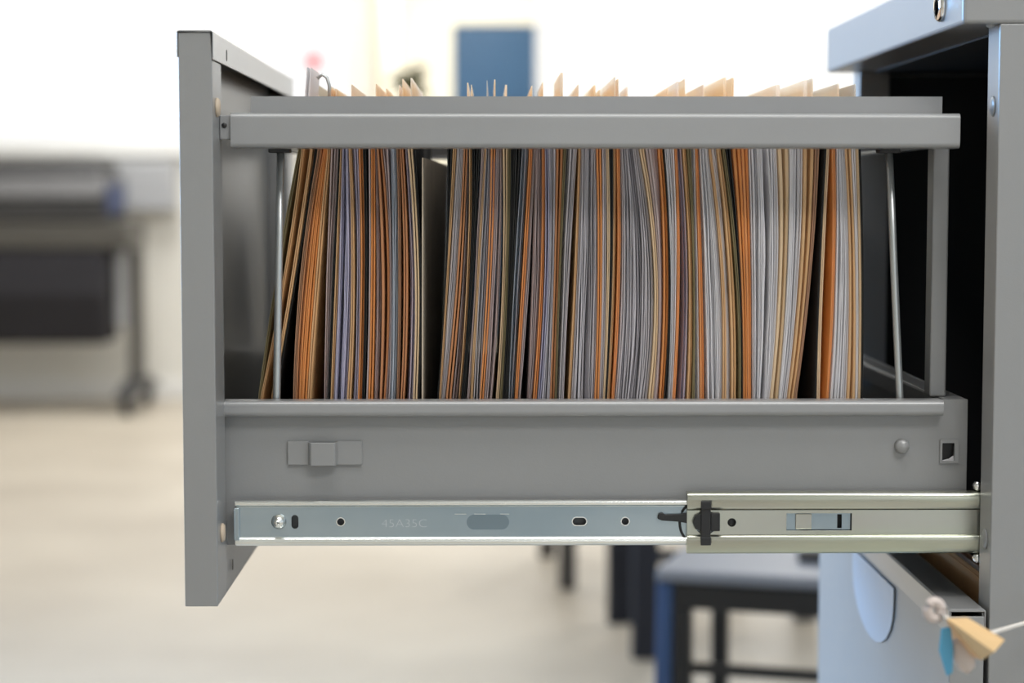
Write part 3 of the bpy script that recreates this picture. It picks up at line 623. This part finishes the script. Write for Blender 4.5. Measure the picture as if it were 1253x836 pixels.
# ------------------------------------------------------------------ large-format printer at the left
PY = 7.35
M['pdark'] = mat('printer_dark_grey', S(60, 60, 62), 0.5, 0, 0.03); M['pgrey'] = mat('printer_grey', S(108, 108, 110), 0.5, 0, 0.03)
M['pbeam'] = mat('printer_beam_grey', S(82, 80, 76), 0.5, 0, 0.03); M['bin'] = mat('black_bin_cloth', S(36, 35, 40), 0.9, 0, 0.06)
M['pblue'] = mat('blue_ink_cover', S(40, 58, 104), 0.4, 0, 0.03); M['lightgrey'] = mat('light_grey_plastic', S(178, 180, 184), 0.6, 0, 0.02)
def Q(px, py, y=PY): return P(px, py, y)
pr = empty('large_format_printer', (PX(20, PY), PY+.3, 0), 'dark grey wide plotter printer on a wheeled stand by the far wall', 'printer')
xL = PX(-190, PY, 230)
b = lambda x0, x1, p0, p1, ya, yb: (PX(x0, PY, 230) if x0 > -900 else xL, PX(x1, PY, 230), PY+ya, PY+yb, PZ(p1, PY, 80), PZ(p0, PY, 80))
MB().prism([(PY+.02, PZ(214, PY, 80)), (PY+.08, PZ(197, PY, 80)), (PY+.5, PZ(197, PY, 80)), (PY+.5, PZ(214, PY, 80))], 'x', xL, PX(118, PY, 230)).build('lid', M['pdark'], pr, .01)
MB().prism([(PY-.02, PZ(242, PY, 80)), (PY+.03, PZ(214.5, PY, 80)), (PY+.5, PZ(214.5, PY, 80)), (PY+.5, PZ(242, PY, 80))], 'x', xL, PX(127, PY, 230)).build('body', M['pgrey'], pr, .012)
MB().box(*b(-999, 128, 242.5, 271, 0, .5)).build('roll_cover', M['pdark'], pr, .02)
MB().box(*b(128.5, 133, 226, 262, .02, .4)).build('ink_cover', M['pblue'], pr, .008)
MB().box(*b(-999, 156, 272, 305, .0, .42)).build('stand_beam', M['pbeam'], pr, .012)
MB().prism([(PY+.0, PZ(306, PY, 80)), (PY-.06, PZ(360, PY, 80)), (PY-.02, PZ(421, PY, 80)), (PY+.25, PZ(421, PY, 80)), (PY+.3, PZ(306, PY, 80))], 'x', xL, PX(130, PY, 230)).build('catch_bin', M['bin'], pr, .03, 3)
MB().box(*b(134, 147, 306, 402, .1, .3)).build('bin_bracket', M['lightgrey'], pr, .006)
for px in (157, -178):
    x_ = PX(px, PY, 380)
    MB().box(x_-.026, x_+.026, PY+.14, PY+.26, .10, PZ(306, PY, 80)).build('leg', M['pbeam'], pr, .006)
    MB().prism([(PY-.12, .075), (PY-.10, .11), (PY+.14, .15), (PY+.26, .15), (PY+.52, .11), (PY+.54, .075)], 'x', x_-.04, x_+.04).build('foot', M['pdark'], pr, .01)
    for yy in (PY-.07, PY+.48):
        MB().lathe((x_-.018, yy, .0376), (1, 0, 0), [(0, .03), (.004, .0375), (.032, .0375), (.036, .03)], 18).build('caster', M['black'], pr)
# pale box on the wall behind the printer
bx = MB().box(PX(118, WY-.12, 228), PX(214, WY-.12, 228), WY-.12, WY-.001, PZ(258, WY-.12, 170), PZ(198, WY-.12, 170)).build('wall_box', M['lightgrey'], None, .01)
tag(bx, 'pale grey box fixed low on the far wall right of the printer', 'wall box')
x_, z_ = P(382, 74, WY-.01)
M['red'] = mat('red_enamel', S(208, 40, 52), 0.4, 0, 0.03)
rs = MB().lathe((x_, WY+.0595, z_), (0, -1, 0), [(0, .034), (.002, .034), (.003, .031), (.003, 0)], 28).build('round_sticker', M['red'])
tag(rs, 'small round red sticker on the bright far window', 'sticker')

# plant in the corridor
M['leaf'] = mat('olive_leaf', S(96, 100, 66), 0.6, 0, 0.2, 10); M['pot'] = mat('grey_pot', S(120, 112, 100), 0.7, 0, 0.05)
cyp = 9.2; x_, z_ = P(503, 112, cyp)
pt = empty('potted_plant', (x_, cyp, 0), 'dark olive plant against the cream corridor wall left of blue door', 'plant')
MB().lathe((x_, cyp, 0), (0, 0, 1), [(0, .10), (.28, .13), (.30, .13), (.30, .115), (.27, .11), (.265, 0)], 24).build('pot', M['pot'], pt)
MB().tube([(x_, cyp, .26), (x_+.01, cyp, .8), (x_-.01, cyp, 1.45)], [.018, .015, .008], 10).build('stem', M['leaf'], pt)
mb = MB(); rr = random.Random(3)
for k in range(110):
    a = rr.uniform(0, 6.28); h = rr.uniform(1.0, 1.58); L = rr.uniform(.09, .15); up = rr.uniform(-.1, .8)
    d = Vector((math.cos(a), math.sin(a), up)).normalized(); s_ = d.cross(Vector((0, 0, 1))).normalized()*L*.3
    o_ = Vector((x_, cyp, h)); m_ = o_+d*L*.5+Vector((0, 0, .015)); e = o_+d*L-Vector((0, 0, .02))
    v = [mb.bm.verts.new(q) for q in (o_, m_+s_, e, m_-s_)]; mb.bm.faces.new([v[0], v[1], v[2]]); mb.bm.faces.new([v[0], v[2], v[3]])
fo = mb.build('foliage', M['leaf'], pt); so = fo.modifiers.new('solid', 'SOLIDIFY'); so.thickness = .002

# ------------------------------------------------------------------ stool and chairs at lower right
M['seatgrey'] = mat('grey_blue_top', S(116, 120, 129), 0.4, 0, 0.06, 6); M['blk'] = mat('black_metal', S(20, 19, 20), 0.45, 0, 0.1)
M['bleg'] = mat('blue_metal', S(44, 70, 110), 0.4, 0, 0.05); M['navy'] = mat('navy_fabric', S(30, 33, 44), 0.8, 0, 0.1); M['dgrey'] = mat('dark_grey_metal', S(74, 72, 70), 0.5, 0, 0.05)
SY = 1.42
sxa = PX(823, SY, 730); szt = PZ(710, SY, 850)
st = empty('low_stool', (sxa+.12, SY+.1, 0), 'low black-framed stool with grey top and blue post, behind the cabinet', 'stool')
SR = Matrix.Translation((sxa, SY, 0)) @ Matrix.Rotation(math.radians(-17), 4, 'Z')
SWD, SDP = .36, .30
MB().box(-.022, SWD+.012, -.008, SDP+.01, szt-.002, szt+.014).build('seat_top', M['seatgrey'], st, .005, rot=SR)
for y0 in (0, SDP-.024):
    MB().box(0, SWD, y0, y0+.024, szt-.038, szt-.0025).build('apron', M['blk'], st, .003, rot=SR)
for x0 in (0, SWD-.024):
    for y0 in (0, SDP-.024):
        MB().box(x0, x0+.024, y0, y0+.024, 0, szt-.0385).build('leg', M['blk'], st, .003, rot=SR)
zbar = PZ(818, SY, 900)
MB().box(.025, SWD-.025, .004, .02, zbar-.007, zbar+.007).build('foot_rail', M['blk'], st, .003, rot=SR)
MB().prism([(-.0006, szt-.003), (-.022, szt-.003), (-.029, 0), (-.006, 0)], 'y', 0, .03).build('post', M['bleg'], st, .003, rot=SR)
# things lying on the stool
o = MB().box(.15, .21, .10, .18, szt+.0142, szt+.030).build('small_box', M['dgrey'], None, .003, rot=SR); tag(o, 'small dark box lying on the grey stool top', 'box')

def visitor_chair(lx, ly, wid, dep, label, legm, yawd, lw=.027):
    r = empty('visitor_chair', (lx, ly, 0), label, 'chair', 'chairs behind the open drawer')
    Rm = Matrix.Translation((lx, ly, 0)) @ Matrix.Rotation(math.radians(yawd), 4, 'Z')
    for (a, c) in ((0, 0), (wid, 0), (0, dep), (wid, dep)):
        MB().prism([(a-lw, c-.016), (a+lw, c-.016), (a+lw, c+.016), (a-lw, c+.016)], 'z', 0.0, .44 if c == 0 else .86).build('leg', legm, r, .004, rot=Rm)
    MB().box(-.02, wid+.02, -.02, dep-.02, .441, .50).build('seat', M['navy'], r, .015, 3, rot=Rm)
    MB().box(.0, wid, dep-.045, dep-.017, .58, .90).build('backrest', M['navy'], r, .012, 3, rot=Rm)
    MB().box(.02, wid-.02, -.01, .01, .20, .225).build('stretcher', legm, r, .003, rot=Rm)
    return r
def fl_(px, py):
    d = F*FPX + Rv*(px-W/2) - Uv*(py-H/2); t = -CAM.z/d.z; q = CAM+d*t; return q.x, q.y
gx, gy = fl_(789, 806)
visitor_chair(gx, gy, .42, .34, 'navy chair with wide dark legs standing just left of the stool', M['navy'], 5)
gx, gy = fl_(694, 720)
visitor_chair(gx, gy, .42, .42, 'dark grey legged chair standing farther back under the open drawer', M['dgrey'], 5, .021)
